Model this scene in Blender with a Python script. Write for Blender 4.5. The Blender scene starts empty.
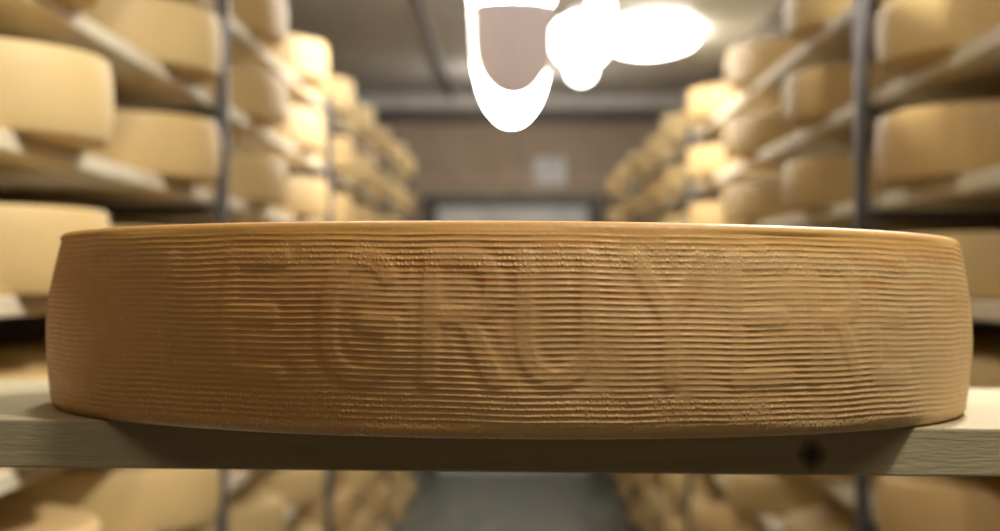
import bpy, bmesh, math, random
import numpy as np
from mathutils import Vector, Matrix
random.seed(4)
C = bpy.context.scene.collection
PI = math.pi

# ------------------------------------------------------------------ helpers
def link(name, me, mat=None, parent=None):
    o = bpy.data.objects.new(name, me); C.objects.link(o)
    if mat: me.materials.append(mat)
    if parent: o.parent = parent
    return o
def empty(name, loc=(0, 0, 0)):
    o = bpy.data.objects.new(name, None); C.objects.link(o); o.location = loc
    o.empty_display_size = .05
    return o
def tag(o, label, cat, group=None):
    o['label'] = label; o['category'] = cat
    if group: o['group'] = group
    return o
def struct(o):
    o['kind'] = 'structure'; return o
def add_box(bm, x0, x1, y0, y1, z0, z1, bev=0.0, seg=2):
    t = bmesh.new()
    bmesh.ops.create_cube(t, size=1)
    for v in t.verts:
        v.co = Vector(((x0+x1)/2+v.co.x*(x1-x0), (y0+y1)/2+v.co.y*(y1-y0), (z0+z1)/2+v.co.z*(z1-z0)))
    if bev: bmesh.ops.bevel(t, geom=t.edges[:], offset=bev, segments=seg, affect='EDGES', profile=.5)
    me = bpy.data.meshes.new('t'); t.to_mesh(me); t.free()
    bm.from_mesh(me); bpy.data.meshes.remove(me)
def add_cyl(bm, p0, p1, r, n=16):
    p0, p1 = Vector(p0), Vector(p1); d = p1-p0
    q = d.to_track_quat('Z', 'Y').to_matrix().to_4x4()
    bmesh.ops.create_cone(bm, cap_ends=True, segments=n, radius1=r, radius2=r, depth=d.length,
                          matrix=Matrix.Translation((p0+p1)/2) @ q)
def add_lathe(bm, prof, n=48, a0=0, a1=2*PI, c=(0, 0, 0)):
    full = abs(a1-a0-2*PI) < 1e-6
    m = n if full else n+1
    rings = []
    for r, z in prof:
        if r < 1e-6: rings.append([bm.verts.new((c[0], c[1], c[2]+z))]); continue
        rings.append([bm.verts.new((c[0]+r*math.cos(a0+(a1-a0)*i/n), c[1]+r*math.sin(a0+(a1-a0)*i/n), c[2]+z)) for i in range(m)])
    for A, B in zip(rings, rings[1:]):
        for i in range(n):
            j = (i+1) % m if full else i+1
            if len(A) == 1 and len(B) == 1: continue
            if len(A) == 1: bm.faces.new((A[0], B[j], B[i]))
            elif len(B) == 1: bm.faces.new((A[i], A[j], B[0]))
            else: bm.faces.new((A[i], A[j], B[j], B[i]))
def mesh(bm, smooth=False):
    bmesh.ops.recalc_face_normals(bm, faces=bm.faces[:])
    me = bpy.data.meshes.new('m'); bm.to_mesh(me); bm.free()
    if smooth:
        for p in me.polygons: p.use_smooth = True
    return me
def box_obj(name, dims, mat, parent=None, bev=0.0):
    bm = bmesh.new(); add_box(bm, *dims, bev=bev)
    return link(name, mesh(bm), mat, parent)

# ------------------------------------------------------------------ materials
class NT:
    def __init__(s, name):
        s.m = bpy.data.materials.new(name); s.m.use_nodes = True
        s.t = s.m.node_tree; s.b = s.t.nodes['Principled BSDF']
    def n(s, typ, **kw):
        nd = s.t.nodes.new(typ)
        for k, v in kw.items(): setattr(nd, k, v)
        return nd
    def set(s, nd, **kw):
        for k, v in kw.items(): nd.inputs[k.replace('_', ' ')].default_value = v
        return nd
    def l(s, a, b): s.t.links.new(a, b)
    def coord(s, scale=(1, 1, 1), kind='Object'):
        tc = s.n('ShaderNodeTexCoord'); mp = s.n('ShaderNodeMapping')
        mp.inputs['Scale'].default_value = scale
        s.l(tc.outputs[kind], mp.inputs[0]); return mp.outputs[0]
    def noise(s, vec, scale, detail=4, rough=.5, dist=0):
        nd = s.n('ShaderNodeTexNoise'); nd.inputs['Scale'].default_value = scale
        nd.inputs['Detail'].default_value = detail; nd.inputs['Roughness'].default_value = rough
        nd.inputs['Distortion'].default_value = dist
        s.l(vec, nd.inputs['Vector']); return nd.outputs['Fac']
    def ramp(s, fac, stops):
        r = s.n('ShaderNodeValToRGB'); el = r.color_ramp.elements
        while len(el) < len(stops): el.new(.5)
        for e, (p, c) in zip(el, stops):
            e.position = p; e.color = (c[0], c[1], c[2], 1) if not isinstance(c, (int, float)) else (c, c, c, 1)
        s.l(fac, r.inputs[0]); return r.outputs['Color']
    def mix(s, fac, a, b, mode='MIX'):
        x = s.n('ShaderNodeMix', data_type='RGBA', blend_type=mode)
        for sock, v in ((x.inputs[0], fac), (x.inputs[6], a), (x.inputs[7], b)):
            if hasattr(v, 'is_linked'): s.l(v, sock)
            elif isinstance(v, (int, float)): sock.default_value = v
            else: sock.default_value = (*v, 1)
        return x.outputs[2]
    def math(s, op, a, b=None, c=None):
        x = s.n('ShaderNodeMath', operation=op)
        for i, v in enumerate((a, b, c)):
            if v is None: continue
            if hasattr(v, 'is_linked'): s.l(v, x.inputs[i])
            else: x.inputs[i].default_value = v
        return x.outputs[0]
    def bump(s, h, strength=.3, dist=.01, prev=None):
        b = s.n('ShaderNodeBump'); b.inputs['Strength'].default_value = strength
        b.inputs['Distance'].default_value = dist
        s.l(h, b.inputs['Height'])
        if prev: s.l(prev, b.inputs['Normal'])
        return b.outputs[0]
    def out(s, col=None, rough=None, normal=None, **kw):
        for k, v in (('Base Color', col), ('Roughness', rough), ('Normal', normal)):
            if v is None: continue
            if hasattr(v, 'is_linked'): s.l(v, s.b.inputs[k])
            elif isinstance(v, (int, float)): s.b.inputs[k].default_value = v
            else: s.b.inputs[k].default_value = (*v, 1)
        for k, v in kw.items(): s.b.inputs[k.replace('_', ' ')].default_value = v
        return s.m

def m_hero():
    t = NT('ribbed rind')
    o = t.coord()
    uv = t.n('ShaderNodeUVMap').outputs[0]
    sep = t.n('ShaderNodeSeparateXYZ'); t.l(uv, sep.inputs[0])
    U, V = sep.outputs[0], sep.outputs[1]           # metres along the rim, metres up
    big = t.noise(o, 7, 3, .55)
    c = t.ramp(big, [(.32, (.58, .285, .075)), (.5, (.64, .36, .115)), (.68, (.67, .42, .16))])
    side = t.math('MULTIPLY_ADD', U, 1.9, .5)       # rind oranger left, paler right, with light from the right painted in
    side.node.use_clamp = True
    c = t.mix(side, t.mix(.5, c, (.62, .28, .07)), t.mix(.5, c, (.76, .60, .37)))
    # reddish smear patches near the upper rim
    mp = t.n('ShaderNodeMapping'); mp.inputs['Scale'].default_value = (9, 60, 1); t.l(uv, mp.inputs[0])
    red = t.noise(mp.outputs[0], 1.3, 3, .6)
    redm = t.ramp(red, [(.52, 0.), (.66, 1.)])
    up = t.ramp(t.math('MULTIPLY', V, 9.4), [(.45, 0.), (.75, .75), (.9, .75), (.97, .1)])
    c = t.mix(t.math('MULTIPLY', t.math('MULTIPLY', redm, up), .6), c, (.58, .21, .055))
    toplit = t.ramp(t.math('MULTIPLY', V, 9.4), [(.87, 0.), (.95, .55)])  # brightly lit top band painted into the rind colour
    c = t.mix(toplit, c, (.74, .40, .10))
    # pale bloom dust
    ds = t.ramp(t.noise(o, 330, 2, .6), [(.63, 0.), (.72, .35)])
    c = t.mix(ds, c, (.82, .66, .40))
    # pin-prick dots of the casein mark: rows above and below the lettering
    mp2 = t.n('ShaderNodeMapping'); mp2.inputs['Scale'].default_value = (400, 323, 1); t.l(uv, mp2.inputs[0])
    vo = t.n('ShaderNodeTexVoronoi'); vo.inputs['Scale'].default_value = 1.0; vo.inputs['Randomness'].default_value = .55
    t.l(mp2.outputs[0], vo.inputs['Vector'])
    dots = t.ramp(vo.outputs['Distance'], [(.0, 1.), (.42, 0.)])
    rows = t.ramp(t.math('MULTIPLY', V, 9.4), [(.06, .9), (.20, .8), (.26, .06), (.76, .06), (.83, .9), (.92, .5), (.95, 0.)])
    patch = t.ramp(t.noise(mp.outputs[0], .9, 2, .5), [(.36, .35), (.56, 1.)])
    dm = t.math('MULTIPLY', t.math('MULTIPLY', dots, rows), patch)
    c = t.mix(t.math('MULTIPLY', dm, .45), c, (.86, .68, .38))
    n1 = t.bump(dm, .9, .0007)
    n1 = t.bump(t.noise(o, 420, 3, .6), .35, .0006, n1)
    n1 = t.bump(t.noise(o, 60, 3, .6), .35, .0015, n1)
    m = t.out(c, t.ramp(t.noise(o, 90, 2), [(.3, .36), (.7, .56)]), n1)
    t.b.inputs['Specular IOR Level'].default_value = .5
    t.b.inputs['Subsurface Weight'].default_value = .0
    t.b.inputs['Subsurface Radius'].default_value = (.01, .005, .002)
    t.b.inputs['Subsurface Scale'].default_value = .3
    return m
def m_wheel():
    t = NT('golden rind'); o = t.coord()
    oi = t.n('ShaderNodeObjectInfo')
    c = t.ramp(oi.outputs['Random'], [(0., (.58, .39, .17)), (.5, (.66, .48, .225)), (1., (.73, .57, .29))])
    c = t.mix(t.math('MULTIPLY', t.noise(o, 6, 3), .6), c, (.58, .40, .18))
    sp = t.noise(t.coord((1, 1, 30)), 8, 2)
    n = t.bump(sp, .3, .002)
    return t.out(c, .55, n)
def m_wood(name, c0, c1, grain=(3, 26, 26), knot=None, rough=.7, bs=.25, bd=.001):
    t = NT(name); g = t.coord(grain); o = t.coord()
    f = t.noise(g, 2.2, 5, .6, .4)
    c = t.ramp(f, [(.3, c0), (.7, c1)])
    if knot:
        vm = t.n('ShaderNodeVectorMath', operation='SUBTRACT'); t.l(o, vm.inputs[0]); vm.inputs[1].default_value = knot
        sc = t.n('ShaderNodeVectorMath', operation='MULTIPLY'); t.l(vm.outputs[0], sc.inputs[0]); sc.inputs[1].default_value = (1, .6, .9)
        ln = t.n('ShaderNodeVectorMath', operation='LENGTH'); t.l(sc.outputs[0], ln.inputs[0])
        k = t.ramp(t.math('ADD', ln.outputs['Value'], t.math('MULTIPLY', t.noise(o, 160, 2), .004)), [(.0065, 1.), (.010, 0.)])
        c = t.mix(k, c, (.07, .05, .03))
    n = t.bump(f, bs, bd)
    n = t.bump(t.noise(t.coord((grain[0]*3, grain[1]*2, grain[2]*2)), 9, 4, .7), bs, bd, n)
    return t.out(c, rough, n)
def m_simple(name, c, rough=.5, metal=0., var=.15, sc=8, bump=.1):
    t = NT(name); o = t.coord()
    f = t.noise(o, sc, 4, .6)
    col = t.ramp(f, [(.3, tuple(x*(1-var) for x in c)), (.7, tuple(min(1, x*(1+var)) for x in c))])
    return t.out(col, rough, t.bump(f, bump, .002), Metallic=metal)
def m_emit(name, c, s):
    t = NT(name)
    return t.out(c, .4, None, Emission_Color=(*c, 1), Emission_Strength=s)

M = {}
M['hero'] = m_hero()
M['wheel'] = m_wheel()
M['plank'] = m_wood('pale sawn plank', (.44, .385, .25), (.55, .49, .34), (3, 40, 40), knot=(.172, -.187, -.016), bs=.6, bd=.0012)
M['board'] = m_wood('spruce board', (.62, .53, .38), (.78, .70, .55), (30, 3, 30))
M['steel'] = m_simple('grey painted steel', (.12, .11, .115), .5, .2)
M['beam'] = m_simple('pale grey paint', (.85, .84, .84), .6)
M['darkframe'] = m_simple('dark grey frame', (.12, .11, .11), .5)
M['door'] = m_simple('whitish door leaf', (.82, .82, .83), .5)
M['notice'] = m_simple('whitish card', (.88, .87, .92), .6)
M['pipe'] = m_simple('dark conduit', (.10, .095, .09), .5)
def m_shade():
    t = NT('grey lilac plastic shade')
    t.out((.72, .68, .71), .4)
    tr = t.n('ShaderNodeBsdfTranslucent'); tr.inputs[0].default_value = (.038, .035, .038, 1)
    ad = t.n('ShaderNodeAddShader'); out = t.t.nodes['Material Output']
    t.l(t.b.outputs[0], ad.inputs[0]); t.l(tr.outputs[0], ad.inputs[1]); t.l(ad.outputs[0], out.inputs[0])
    return t.m
M['shade'] = m_shade()
M['glow'] = m_emit('lit opal cover', (1, .95, .87), 40)
M['tube'] = m_emit('lit tube cover', (1, .96, .90), 10)
M['ceilpatch'] = m_emit('glowing ceiling patch', (1, .96, .86), 14)
M['strip'] = m_emit('lit strip cover', (1, .93, .80), 10)

def m_wall(name, c, scale=(1, 1, 1), bw=.9, bh=.42):
    t = NT(name); o = t.coord(scale)
    rot = t.n('ShaderNodeMapping'); rot.inputs['Rotation'].default_value = (PI/2, 0, 0); t.l(o, rot.inputs[0])
    br = t.n('ShaderNodeTexBrick'); t.l(rot.outputs[0], br.inputs['Vector'])
    br.inputs['Scale'].default_value = 1; br.inputs['Brick Width'].default_value = bw; br.inputs['Row Height'].default_value = bh
    br.inputs['Mortar Size'].default_value = .012
    br.inputs['Color1'].default_value = (c[0]*.85, c[1]*.82, c[2]*.8, 1)
    br.inputs['Color2'].default_value = (c[0]*1.2, c[1]*1.05, c[2]*.95, 1)
    br.inputs['Mortar'].default_value = (c[0]*.8, c[1]*.8, c[2]*.8, 1)
    f = t.noise(o, 5, 5, .6)
    col = t.mix(.4, br.outputs['Color'], t.ramp(f, [(.3, tuple(x*.7 for x in c)), (.7, tuple(x*1.25 for x in c))]))
    return t.out(col, .85, t.bump(f, .3, .006))
M['endwall'] = m_wall('brown block wall', (.54, .455, .365))
M['sidewall'] = m_simple('dark plaster', (.14, .115, .09), .9)
def m_ceiling():
    t = NT('painted ceiling'); o = t.coord()
    f = t.noise(t.coord((1, .25, 1)), 2.5, 4, .55)
    col = t.ramp(f, [(.3, (.56, .55, .53)), (.7, (.70, .68, .66))])
    return t.out(col, .45, t.bump(t.noise(o, 30, 3), .15, .003))
M['ceiling'] = m_ceiling()
def m_floor():
    t = NT('damp concrete'); o = t.coord()
    f = t.noise(t.coord((4, .6, 1)), 2.0, 5, .6)
    col = t.ramp(f, [(.3, (.09, .10, .085)), (.5, (.16, .17, .145)), (.7, (.24, .24, .20))])
    return t.out(col, t.ramp(f, [(.3, .25), (.7, .6)]), t.bump(t.noise(o, 40, 3), .15, .003))
M['floor'] = m_floor()

# ------------------------------------------------------------------ camera (eye at the origin, world +Y down the aisle)
FPX = 1704.0
VX, HY = 514.0, 281.0
cam = bpy.data.cameras.new('camera'); co = bpy.data.objects.new('camera', cam); C.objects.link(co)
cam.sensor_width = 36; cam.lens = FPX*36/1000
yaw = math.atan((VX-500)/FPX); pitch = math.atan((HY-265.5)/FPX)
co.rotation_euler = (PI/2+pitch, 0, yaw)
cam.clip_start = .05; cam.clip_end = 60
cam.dof.use_dof = True; cam.dof.focus_distance = .865; cam.dof.aperture_fstop = 6.6; cam.dof.aperture_blades = 0
bpy.context.scene.camera = co

FLOOR, CEIL, END, NEAR = -1.395, 1.36, 12.5, -1.6
WX = 1.32
# ------------------------------------------------------------------ room
struct(box_obj('floor', (-WX-.1, WX+.1, NEAR-.1, END+.1, FLOOR-.1, FLOOR), M['floor']))
struct(box_obj('ceiling', (-WX-.1, WX+.1, NEAR-.1, END+.1, CEIL, CEIL+.1), M['ceiling']))
struct(box_obj('wall_left', (-WX-.1, -WX, NEAR, END, FLOOR, CEIL), M['sidewall']))
struct(box_obj('wall_right', (WX, WX+.1, NEAR, END, FLOOR, CEIL), M['sidewall']))
struct(box_obj('wall_front', (-WX-.1, WX+.1, NEAR-.1, NEAR, FLOOR, CEIL), M['sidewall']))
struct(box_obj('wall_back', (-WX-.1, WX+.1, END, END+.1, FLOOR, CEIL), M['endwall']))
struct(box_obj('trim_1', (-WX, WX, END-.16, END, 1.255, 1.355), M['beam'], bev=.01))          # pale beam under the ceiling
struct(box_obj('trim_2', (-WX, WX, END-.06, END, 1.16, 1.235), M['darkframe'], bev=.006))       # dark strip below it
struct(box_obj('trim_3', (-WX, WX, END-.05, END, .60, .70), m_simple('olive brown sill', (.46, .39, .29), .7), bev=.006))
# conduit along the ceiling
bm = bmesh.new(); add_cyl(bm, (-.46, .3, CEIL-.018), (-.46, END-.17, CEIL-.018), .016)
o = struct(link('trim_4', mesh(bm, True), M['pipe']))
# door
do = struct(box_obj('door_1', (-.56, .54, END-.045, END-.01, FLOOR, .545), M['door'], bev=.004))
bm = bmesh.new()
add_box(bm, -.66, -.57, END-.07, END, FLOOR, .62, .004); add_box(bm, .55, .64, END-.07, END, FLOOR, .62, .004)
add_box(bm, -.57, .55, END-.07, END, .555, .62, .004)
f = link('door_frame', mesh(bm), M['darkframe'], do)
bm = bmesh.new(); add_cyl(bm, (.44, END-.045, -.4), (.44, END-.10, -.4), .011); add_cyl(bm, (.44, END-.095, -.4), (.32, END-.095, -.4), .010)
link('door_handle', mesh(bm, True), M['steel'], do)
# square notice and wall box
nb = empty('wall_notice', (.265, END, .665))
tag(nb, 'pale square notice on the brown end wall above the door', 'notice')
bm = bmesh.new(); add_box(bm, -.118, .118, -.012, -.002, 0, .24, .003)
link('notice_panel', mesh(bm), M['notice'], nb)
bm = bmesh.new()
for a in ((-.128, -.118, 0, .24), (.118, .128, 0, .24), (-.128, .128, -.01, 0), (-.128, .128, .24, .25)):
    add_box(bm, a[0], a[1], -.018, 0, a[2], a[3])
link('notice_frame', mesh(bm), m_simple('light grey frame', (.45, .44, .48), .5), nb)

# ------------------------------------------------------------------ the big wheel on its plank
def seg_d(px, pz, a, b):
    ax, az = a; bx, bz = b
    dx, dz = bx-ax, bz-az; L = dx*dx+dz*dz+1e-12
    t = np.clip(((px-ax)*dx+(pz-az)*dz)/L, 0, 1)
    return np.hypot(px-(ax+t*dx), pz-(az+t*dz))
def arc(cx, cz, rx, rz, a0, a1, n=10):
    return [(cx+rx*math.cos(math.radians(a0+(a1-a0)*i/n)), cz+rz*math.sin(math.radians(a0+(a1-a0)*i/n))) for i in range(n+1)]
# strokes in a cell of width 1 (-.5..+.5) and height 1 (0..1)
LET = {
 'L': [[(-.42, 1), (-.42, 0), (.42, 0)]],
 'E': [[(.42, 1), (-.42, 1), (-.42, 0), (.42, 0)], [(-.42, .52), (.3, .52)]],
 'G': [arc(0, .66, .46, .34, 35, 180)+arc(0, .34, .46, .34, 180, 360)[0:]+[(.46, .45), (.08, .45)]],
 'R': [[(-.42, 0), (-.42, 1), (.08, 1)]+arc(.08, .76, .36, .24, 90, -90)+[(-.42, .52)], [(.06, .52), (.46, 0)]],
 'U': [[(-.44, 1), (-.44, .36)]+arc(0, .36, .44, .36, 180, 360)+[(.44, 1)]],
 'Y': [[(-.48, 1), (0, .5), (.48, 1)], [(0, .5), (0, 0)]],
}
LET['È'] = LET['E']+[[(-.20, 1.22), (.08, 1.11)]]
WORD = [('L', -.597), ('E', -.453), ('G', -.249), ('R', -.077), ('U', .082), ('Y', .277), ('È', .452), ('R', .617), ('E', .775)]
R0, H = .3015, .1098
def hero_mesh():
    front = np.linspace(-1.38, 1.38, 900)
    back = np.linspace(1.38, 2*PI-1.38, 130)[1:-1]
    th = np.concatenate([front, back]); n = len(th)
    # profile: bottom centre, bottom flat, rounded corner, side, rounded corner, top flat
    NS = 35*8
    rb, rt = .007, .005
    rows = [(.0, 0., 0), (.15, 0., 0), (.25, 0., 0)]
    def rad(z):
        s = (z-.43*H)/(.5*H)
        return R0-.0052*s*s*(1.25 if s > 0 else 1.0)
    for i in range(7):
        a = i/7*PI/2
        rows.append((rad(rb)-rb+rb*math.sin(a), rb-rb*math.cos(a), 0))
    for i in range(NS+1):
        z = rb+(H-rb-rt)*i/NS
        rows.append((rad(z), z, 1))
    for i in range(1, 8):
        a = i/7*PI/2
        rows.append((rad(H-rt)-rt+rt*math.cos(a), H-rt+rt*math.sin(a), 0))
    rows += [(.27, H+.0003, 0), (.2, H+.0004, 0), (.1, H+.0004, 0), (0, H+.0004, 0)]
    rr = np.array([r[0] for r in rows])[:, None]*np.ones((1, n))
    zz = np.array([r[1] for r in rows])[:, None]*np.ones((1, n))
    sd = np.array([r[2] for r in rows], float)[:, None]
    tt = th[None, :]*np.ones((len(rows), 1))
    tw = (tt+PI) % (2*PI)-PI
    # ribs: slightly wandering cloth-mark ridges
    wob = .00035*np.sin(tt*5+.7)+.00025*np.sin(tt*13+zz*40)+.0002*np.sin(tt*31+1.3)
    ph = (zz+wob)/.00312*2*PI
    ribs = np.clip(.5+.5*np.cos(ph), 0, 1)
    ribs = ribs**1.8
    amp = .00038*(1+.3*np.sin(tt*9+zz*90)+.22*np.sin(tt*41-zz*50)+.15*np.sin(tt*97+zz*300))
    edge = np.clip(np.minimum(zz-.006, H-.0048-zz)/.003, 0, 1)
    d = sd*edge*amp*ribs
    # lettering
    LH, LW = .0600, .0370
    z0 = .0305
    dist = np.full_like(rr, 9.)
    for ch, a in WORD:
        px = (tw-a)*R0; 
        for st in LET[ch]:
            pts = [(x*LW, z0+z*LH) for x, z in st]
            for p, q in zip(pts, pts[1:]):
                dist = np.minimum(dist, seg_d(px, zz, p, q))
    # small rules between and beside the words
    s = np.clip((.0062-dist)/.0034, 0, 1); s = s*s*(3-2*s)
    moat = np.exp(-((dist-.0085)/.0026)**2)
    fade = np.clip(1.25-np.abs(tw)*.55, .3, 1)
    topf = np.clip((H-.005-zz)/.009, 0, 1)
    d = d*(1-.35*s)+sd*fade*topf*(.00050*s-.00020*moat)
    # hand-made unevenness
    d += sd*(.0005*np.sin(tt*3+zz*25)+.0004*np.sin(tt*7-zz*60+1)+.0003*np.sin(tt*17+zz*80))
    rr = rr+d
    X = rr*np.sin(tt); Y = -rr*np.cos(tt); Z = zz.copy()
    sm = np.clip((zz/H-.5)/.5, 0, 1); Z += np.sin(tt*2+.5)*.0006*sm*sm
    co_ = np.stack([X, Y, Z], -1).reshape(-1, 3)
    R = len(rows)
    i0 = (np.arange(R-1)[:, None]*n+np.arange(n)[None, :])
    i1 = (np.arange(R-1)[:, None]*n+(np.arange(n)[None, :]+1) % n)
    q = np.stack([i0, i1, i1+n, i0+n], -1).reshape(-1, 4)
    me = bpy.data.meshes.new('wheel')
    me.vertices.add(len(co_)); me.vertices.foreach_set('co', co_.ravel())
    me.loops.add(q.size); me.loops.foreach_set('vertex_index', q.ravel().astype(np.int32))
    me.polygons.add(len(q)); me.polygons.foreach_set('loop_start', np.arange(0, q.size, 4, dtype=np.int32))
    me.polygons.foreach_set('use_smooth', np.ones(len(q), bool))
    uv = me.uv_layers.new(name='rim')
    U = (tw*R0).reshape(-1); V = zz.reshape(-1)
    me.update(calc_edges=True)
    uv.data.foreach_set('uv', np.stack([U[q.ravel()], V[q.ravel()]], -1).ravel())

    me.validate()
    bm = bmesh.new(); bm.from_mesh(me); bmesh.ops.remove_doubles(bm, verts=[v for v in bm.verts if v.co.x**2+v.co.y**2 < 1e-8], dist=1e-4)
    bm.to_mesh(me); bm.free()
    return me
# plank and wheel share one slightly sloping plane
base = Vector((-.004, 1.15, -.0822))
rot = (math.radians(-.52), math.radians(.5), 0)
hero = link('cheese_wheel', hero_mesh(), M['hero'])
hero.location = base; hero.rotation_euler = rot
tag(hero, 'large ribbed orange-brown cheese wheel with embossed letters, sharp in the foreground on the plank', 'cheese wheel')
bm = bmesh.new(); add_box(bm, -.60, .60, -.187, .255, -.0275, -.0003, .0012, 2)
pl = link('wooden_plank', mesh(bm), M['plank'])
pl.location = base; pl.rotation_euler = rot
tag(pl, 'pale wooden plank across the front, carrying the large ribbed cheese wheel', 'plank')

# ------------------------------------------------------------------ racks
RW, HW = .30, .124
def wheel_mesh(R, h, seed):
    rnd = random.Random(seed); bm = bmesh.new()
    rb = .007; prof = [(0, 0), (R*.6, 0)]
    for i in range(5):
        a = i/4*PI/2; prof.append((R-.006-rb+rb*math.sin(a), rb-rb*math.cos(a)))
    for i in range(1, 9):
        z = rb+(h-2*rb)*i/9; s = (z-h/2)/(h/2); prof.append((R-.006*s*s, z))
    for i in range(5):
        a = i/4*PI/2; prof.append((R-.006-rb+rb*math.cos(a), h-rb+rb*math.sin(a)))
    prof += [(R*.6, h+.001), (0, h+.001)]
    add_lathe(bm, prof, 72)
    k = rnd.random()*6
    for v in bm.verts:
        a = math.atan2(v.co.y, v.co.x); f = 1+.004*math.sin(2*a+k)+.003*math.sin(3*a+2*k)
        v.co.x *= f; v.co.y *= f
        if v.co.z > .5*h: v.co.z += .0015*math.sin(a+k)
    me = mesh(bm, True); me.materials.append(M['wheel']); return me
WM = [wheel_mesh(RW, HW, i) for i in range(4)]
ORD = ['first', 'second', 'third', 'fourth', 'fifth', 'sixth', 'seventh', 'eighth', 'ninth', 'tenth', 'eleventh', 'twelfth']
def proj(p):
    # world point to frame pixels through the level-ish camera
    m = co_inv @ Vector(p)
    return 500+FPX*m.x/-m.z, 265.5-FPX*m.y/-m.z
co_inv = (Matrix.Rotation(yaw, 4, 'Z') @ Matrix.Rotation(PI/2+pitch, 4, 'X')).inverted()
BT = .029
SIDES = {
 'left':  dict(s=-1, a=.61, lev=[  .645, .425, .205, -.020, -.258, -.485, -.705, -.925, -1.145, -1.335],
               cols=[2.57, 3.53, 4.60, 5.56, 6.55, 7.55, 8.6, 9.6, 10.55], posts=[.85, 3.90, 6.16, 9.06, 11.0]),
 'right': dict(s=1, a=.62, lev=[.575, .368, .166, -.030, -.235, -.440, -.660, -.885, -1.100, -1.305],
               cols=[2.92, 4.00, 5.08, 6.10, 7.16, 8.2, 9.25, 10.3, 11.35], posts=[.25, 3.33, 6.60, 9.75, 12.2]),
}
for side, S in SIDES.items():
    s, a, lev, cols, posts = S['s'], S['a'], S['lev'], S['cols'], S['posts']
    fx, bx = a+.076, a+.60           # board front and back
    rk = tag(empty('storage_rack', (s*(a+.3), posts[0], FLOOR)), 'tall grey steel rack with rows of cheese boards along the %s of the aisle' % side, 'rack')
    def part(name, bm, mat, par=rk, sm=False):
        o_ = link(name, mesh(bm, sm), mat, par); o_.matrix_parent_inverse = Matrix.Translation(-Vector((s*(a+.3), posts[0], FLOOR))); return o_
    def bx2(bm, u0, u1, *r, bev=0.):
        add_box(bm, min(s*u0, s*u1), max(s*u0, s*u1), *r, bev=bev)
    for py in posts:
        for u in (fx-.030, bx+.004):
            bm = bmesh.new(); bx2(bm, u, u+.025, py-.013, py+.013, FLOOR+.004, lev[0]+.03, bev=.003)
            p_ = part('post', bm, M['steel'])
            bm = bmesh.new(); bx2(bm, u-.018, u+.05, py-.045, py+.045, FLOOR, FLOOR+.006)
            f_ = link('foot_plate', mesh(bm), M['steel'], p_); f_.matrix_parent_inverse = p_.matrix_parent_inverse.copy()
            p_.matrix_parent_inverse = Matrix.Translation(-Vector((s*(a+.3), posts[0], FLOOR)))
            f_.matrix_parent_inverse = Matrix.Identity(4)
    for li, z in enumerate(lev):
        for py in posts:
            bm = bmesh.new(); bx2(bm, fx-.004, bx+.004, py-.014, py+.014, z-BT-.022, z-BT-.0005, bev=.002)
            part('cross_arm', bm, M['steel'])
        for bi, (p0, p1) in enumerate(zip(posts, posts[1:])):
            if bi == 0 and z > -.2 and z < .0: pass
            bm = bmesh.new(); w = random.uniform(-.006, .006)
            y0, y1 = p0+.003, p1-.003
            add_box(bm, min(s*fx, s*bx)-(s*fx if 0 else 0), max(s*fx, s*bx), y0, y1, z-BT, z-.0005, .0025, 1)
            ctr = Vector((s*(fx+bx)/2, (y0+y1)/2, z-BT))
            me = mesh(bm); me.transform(Matrix.Translation(-ctr))
            bo = link('shelf_board', me, M['board']); bo.location = ctr
            tag(bo, 'wooden board on the %s rack, %s shelf from the top, %s bay from the camera' % (side, ORD[li], ORD[bi]),
                'shelf board', 'wooden boards of the %s rack' % side)
    for ci, c in enumerate(cols):
        for li, z in enumerate(lev):
            cx = s*(a+RW+random.uniform(-.01, .01)); cy = c-.05+random.uniform(-.02, .02)
            # leave out wheels wholly outside the frame
            pts = [proj((cx+dx, cy+dy, z+dz)) for dx in (-RW, RW) for dy in (-RW, RW) for dz in (0, HW)]
            if max(p[0] for p in pts) < -8 or min(p[0] for p in pts) > 1008: continue
            if max(p[1] for p in pts) < -6 or min(p[1] for p in pts) > 537: continue
            w = bpy.data.objects.new('cheese_wheel', WM[random.randrange(4)]); C.objects.link(w)
            w.location = (cx, cy, z); w.rotation_euler = (0, 0, random.uniform(0, 6.28))
            k = random.uniform(.985, 1.01); w.scale = (k, k, random.uniform(.96, 1.03)*(1 if s < 0 else .88))
            tag(w, 'golden cheese wheel on the %s rack, %s shelf from the top, %s from the camera' % (side, ORD[li], ORD[ci]),
                'cheese wheel', 'cheese wheels on the %s rack' % side)
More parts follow.
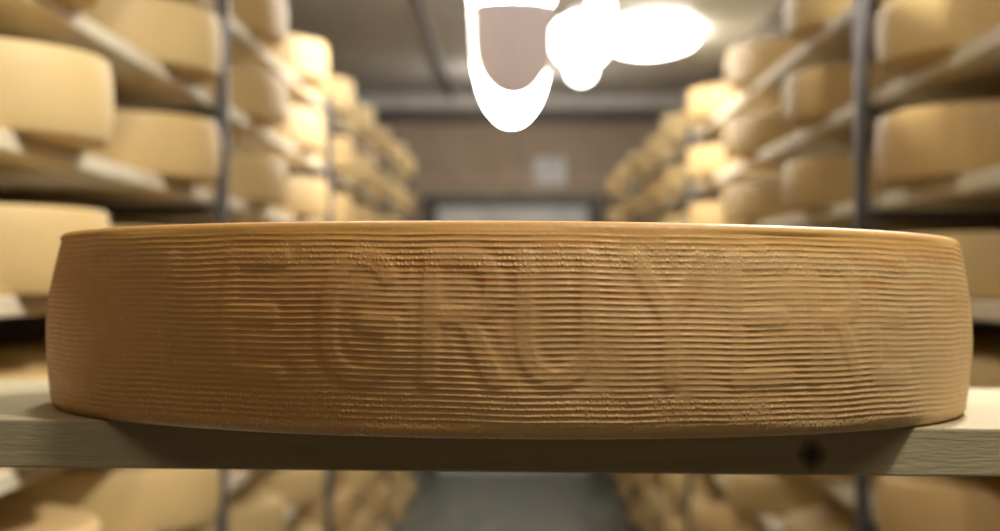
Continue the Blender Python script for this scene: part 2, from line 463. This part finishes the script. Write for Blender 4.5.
# ------------------------------------------------------------------ lamps
def hung_lamp(x, y, zb, r, h):
    t = tag(empty('pendant_lamp', (x, y, zb)), 'glowing white pendant lamp with a long grey shade, hanging nearest in the aisle', 'lamp')
    bm = bmesh.new()
    TAB = [(0, 0), (.006, .030), (.02, .052), (.045, .076), (.08, .097), (.12, .112), (.18, .127), (.26, .136), (.40, .143), (h, .146)]
    prof = [(r_*r/.146, z_) for z_, r_ in TAB]+[(r*.7, h+.03), (.02, h+.035), (0, h+.035)]
    add_lathe(bm, prof, 48); link('glow_cover', mesh(bm, True), M['glow'], t)
    bm = bmesh.new()
    # curved grey shade hugging the cover on the side towards the camera
    a0, a1 = math.radians(-90-66), math.radians(-90+74)
    def rr(z):
        for (z0, r0), (z1, r1) in zip(TAB, TAB[1:]):
            if z <= z1: return (r0+(r1-r0)*(z-z0)/(z1-z0))*r/.146
        return r
    N, K = 30, 16
    lay = []
    for off in (.004, .010):
        g = []
        for j in range(K+1):
            row = []
            for i in range(N+1):
                f = -1+2*i/N
                zlo = .080+.17*(1-math.sqrt(max(0, 1-(f*.97)**2)))
                z = zlo+(.385-zlo)*j/K
                an = a0+(a1-a0)*i/N
                R_ = rr(z)+off+(.004*math.exp(-(f/.12)**2))
                row.append(bm.verts.new((R_*math.cos(an), R_*math.sin(an), z)))
            g.append(row)
        lay.append(g)
    for L, flip in ((lay[0], 1), (lay[1], 0)):
        for j in range(K):
            for i in range(N): bm.faces.new((L[j][i], L[j][i+1], L[j+1][i+1], L[j+1][i]))
    A, B = lay
    for i in range(N):
        bm.faces.new((A[0][i], A[0][i+1], B[0][i+1], B[0][i])); bm.faces.new((A[K][i], A[K][i+1], B[K][i+1], B[K][i]))
    for j in range(K):
        bm.faces.new((A[j][0], A[j+1][0], B[j+1][0], B[j][0])); bm.faces.new((A[j][N], A[j+1][N], B[j+1][N], B[j][N]))
    link('lamp_shade', mesh(bm, True), M['shade'], t)
    bm = bmesh.new(); add_cyl(bm, (0, 0, h+.03), (0, 0, CEIL-zb-.02), .009); link('rod', mesh(bm, True), M['beam'], t)
    bm = bmesh.new(); add_cyl(bm, (0, 0, CEIL-zb-.022), (0, 0, CEIL-zb), .05, 24); link('ceiling_rose', mesh(bm), M['beam'], t)
hung_lamp(-.008, 5.5, .503, .134, .52)

t = tag(empty('hanging_lamp', (.296, 7.5, .865)), 'glowing white hanging lamp with a narrow drop below a bowl shaped after its bloom, right of the pendant lamp', 'lamp')
bm = bmesh.new()  # bowl widened to stand in for the bloom beside the lamp
add_lathe(bm, [(0, 0)]+[(.066*math.sin(PI/2*i/8), .075*(1-math.cos(PI/2*i/8))) for i in range(1, 9)]+[(.068, .085), (.095, .105), (.122, .14), (.134, .19), (.128, .24), (.10, .28), (.05, .30), (0, .305)], 48)
link('glow_cover', mesh(bm, True), M['tube'], t)
bm = bmesh.new(); add_cyl(bm, (0, 0, .30), (0, 0, .335), .05, 24); add_cyl(bm, (0, 0, .33), (0, 0, CEIL-.865), .008); link('rod', mesh(bm, True), M['beam'], t)
t = tag(empty('hanging_bulb', (.306, 6.0, .925)), 'small bright bare bulb hanging at the top edge beside the hanging lamp', 'lamp')
bm = bmesh.new()
add_lathe(bm, [(0, 0)]+[(.043*math.sin(PI*i/12), .043*(1-math.cos(PI*i/12))) for i in range(1, 10)]+[(.016, .10), (0, .10)], 32)
link('bulb_glass', mesh(bm, True), M['tube'], t)
bm = bmesh.new(); add_cyl(bm, (0, 0, .095), (0, 0, .15), .018, 20); add_cyl(bm, (0, 0, .15), (0, 0, CEIL-.925), .004); link('socket', mesh(bm, True), M['beam'], t)

t = tag(empty('ceiling_glow', (.76, 9.35, CEIL-.05)), 'glowing oval added as the lit patch of ceiling, right of the hanging lamps', 'lamp')  # glowing oval added in place of a lit patch of ceiling
bm = bmesh.new(); add_lathe(bm, [(0, -.03), (.15, -.028), (.24, -.02), (.29, -.005), (.30, .01), (.25, .025), (0, .03)], 48)
bmesh.ops.scale(bm, vec=(.80, 2.1, 1), verts=bm.verts[:]); link('glow_cover', mesh(bm, True), M['ceilpatch'], t)
bm = bmesh.new(); add_cyl(bm, (0, -.4, .02), (0, -.4, .05), .006); add_cyl(bm, (0, .4, .02), (0, .4, .05), .006)
link('hanger', mesh(bm, True), M['beam'], t)

# unseen lamps of the same aisle, plus fill lights added to brighten dim parts
def area(name, loc, size, energy, col, rotx=0, roty=0, shape='RECTANGLE'):
    L = bpy.data.lights.new(name, 'AREA'); L.shape = shape; L.size = size[0]; L.size_y = size[1]; L.energy = energy; L.color = col
    o = bpy.data.objects.new(name, L); C.objects.link(o); o.location = loc; o.rotation_euler = (rotx, roty, 0); return o
area('aisle_key_light', (.80, 2.35, 1.30), (.14, .14), 42, (1, .95, .84))
area('aisle_overhead_light', (.62, .50, 1.30), (.07, .25), 15, (1, .90, .72))
area('added_mid_fill', (-.30, 1.95, 1.30), (.12, .4), 9, (1, .92, .80))  # fill light added to brighten the right boards and wheels
area('aisle_rear_light', (-.15, -.7, 1.30), (1.1, .7), 7.5, (1, .82, .58), rotx=.6)

P = bpy.data.lights.new('end_wall_fill', 'POINT'); P.energy = 11; P.color = (1, .93, .82); P.shadow_soft_size = .06  # unseen point light added to brighten the end wall and ceiling
po = bpy.data.objects.new('end_wall_fill', P); C.objects.link(po); po.location = (.02, 10.9, 1.10)
w = bpy.data.worlds.new('w'); bpy.context.scene.world = w; w.use_nodes = True
w.node_tree.nodes['Background'].inputs[0].default_value = (.5, .5, .55, 1); w.node_tree.nodes['Background'].inputs[1].default_value = .0
vs = bpy.context.scene.view_settings
vs.view_transform = 'Standard'; vs.look = 'None'; vs.gamma = 1; vs.use_curve_mapping = False; vs.exposure = .3
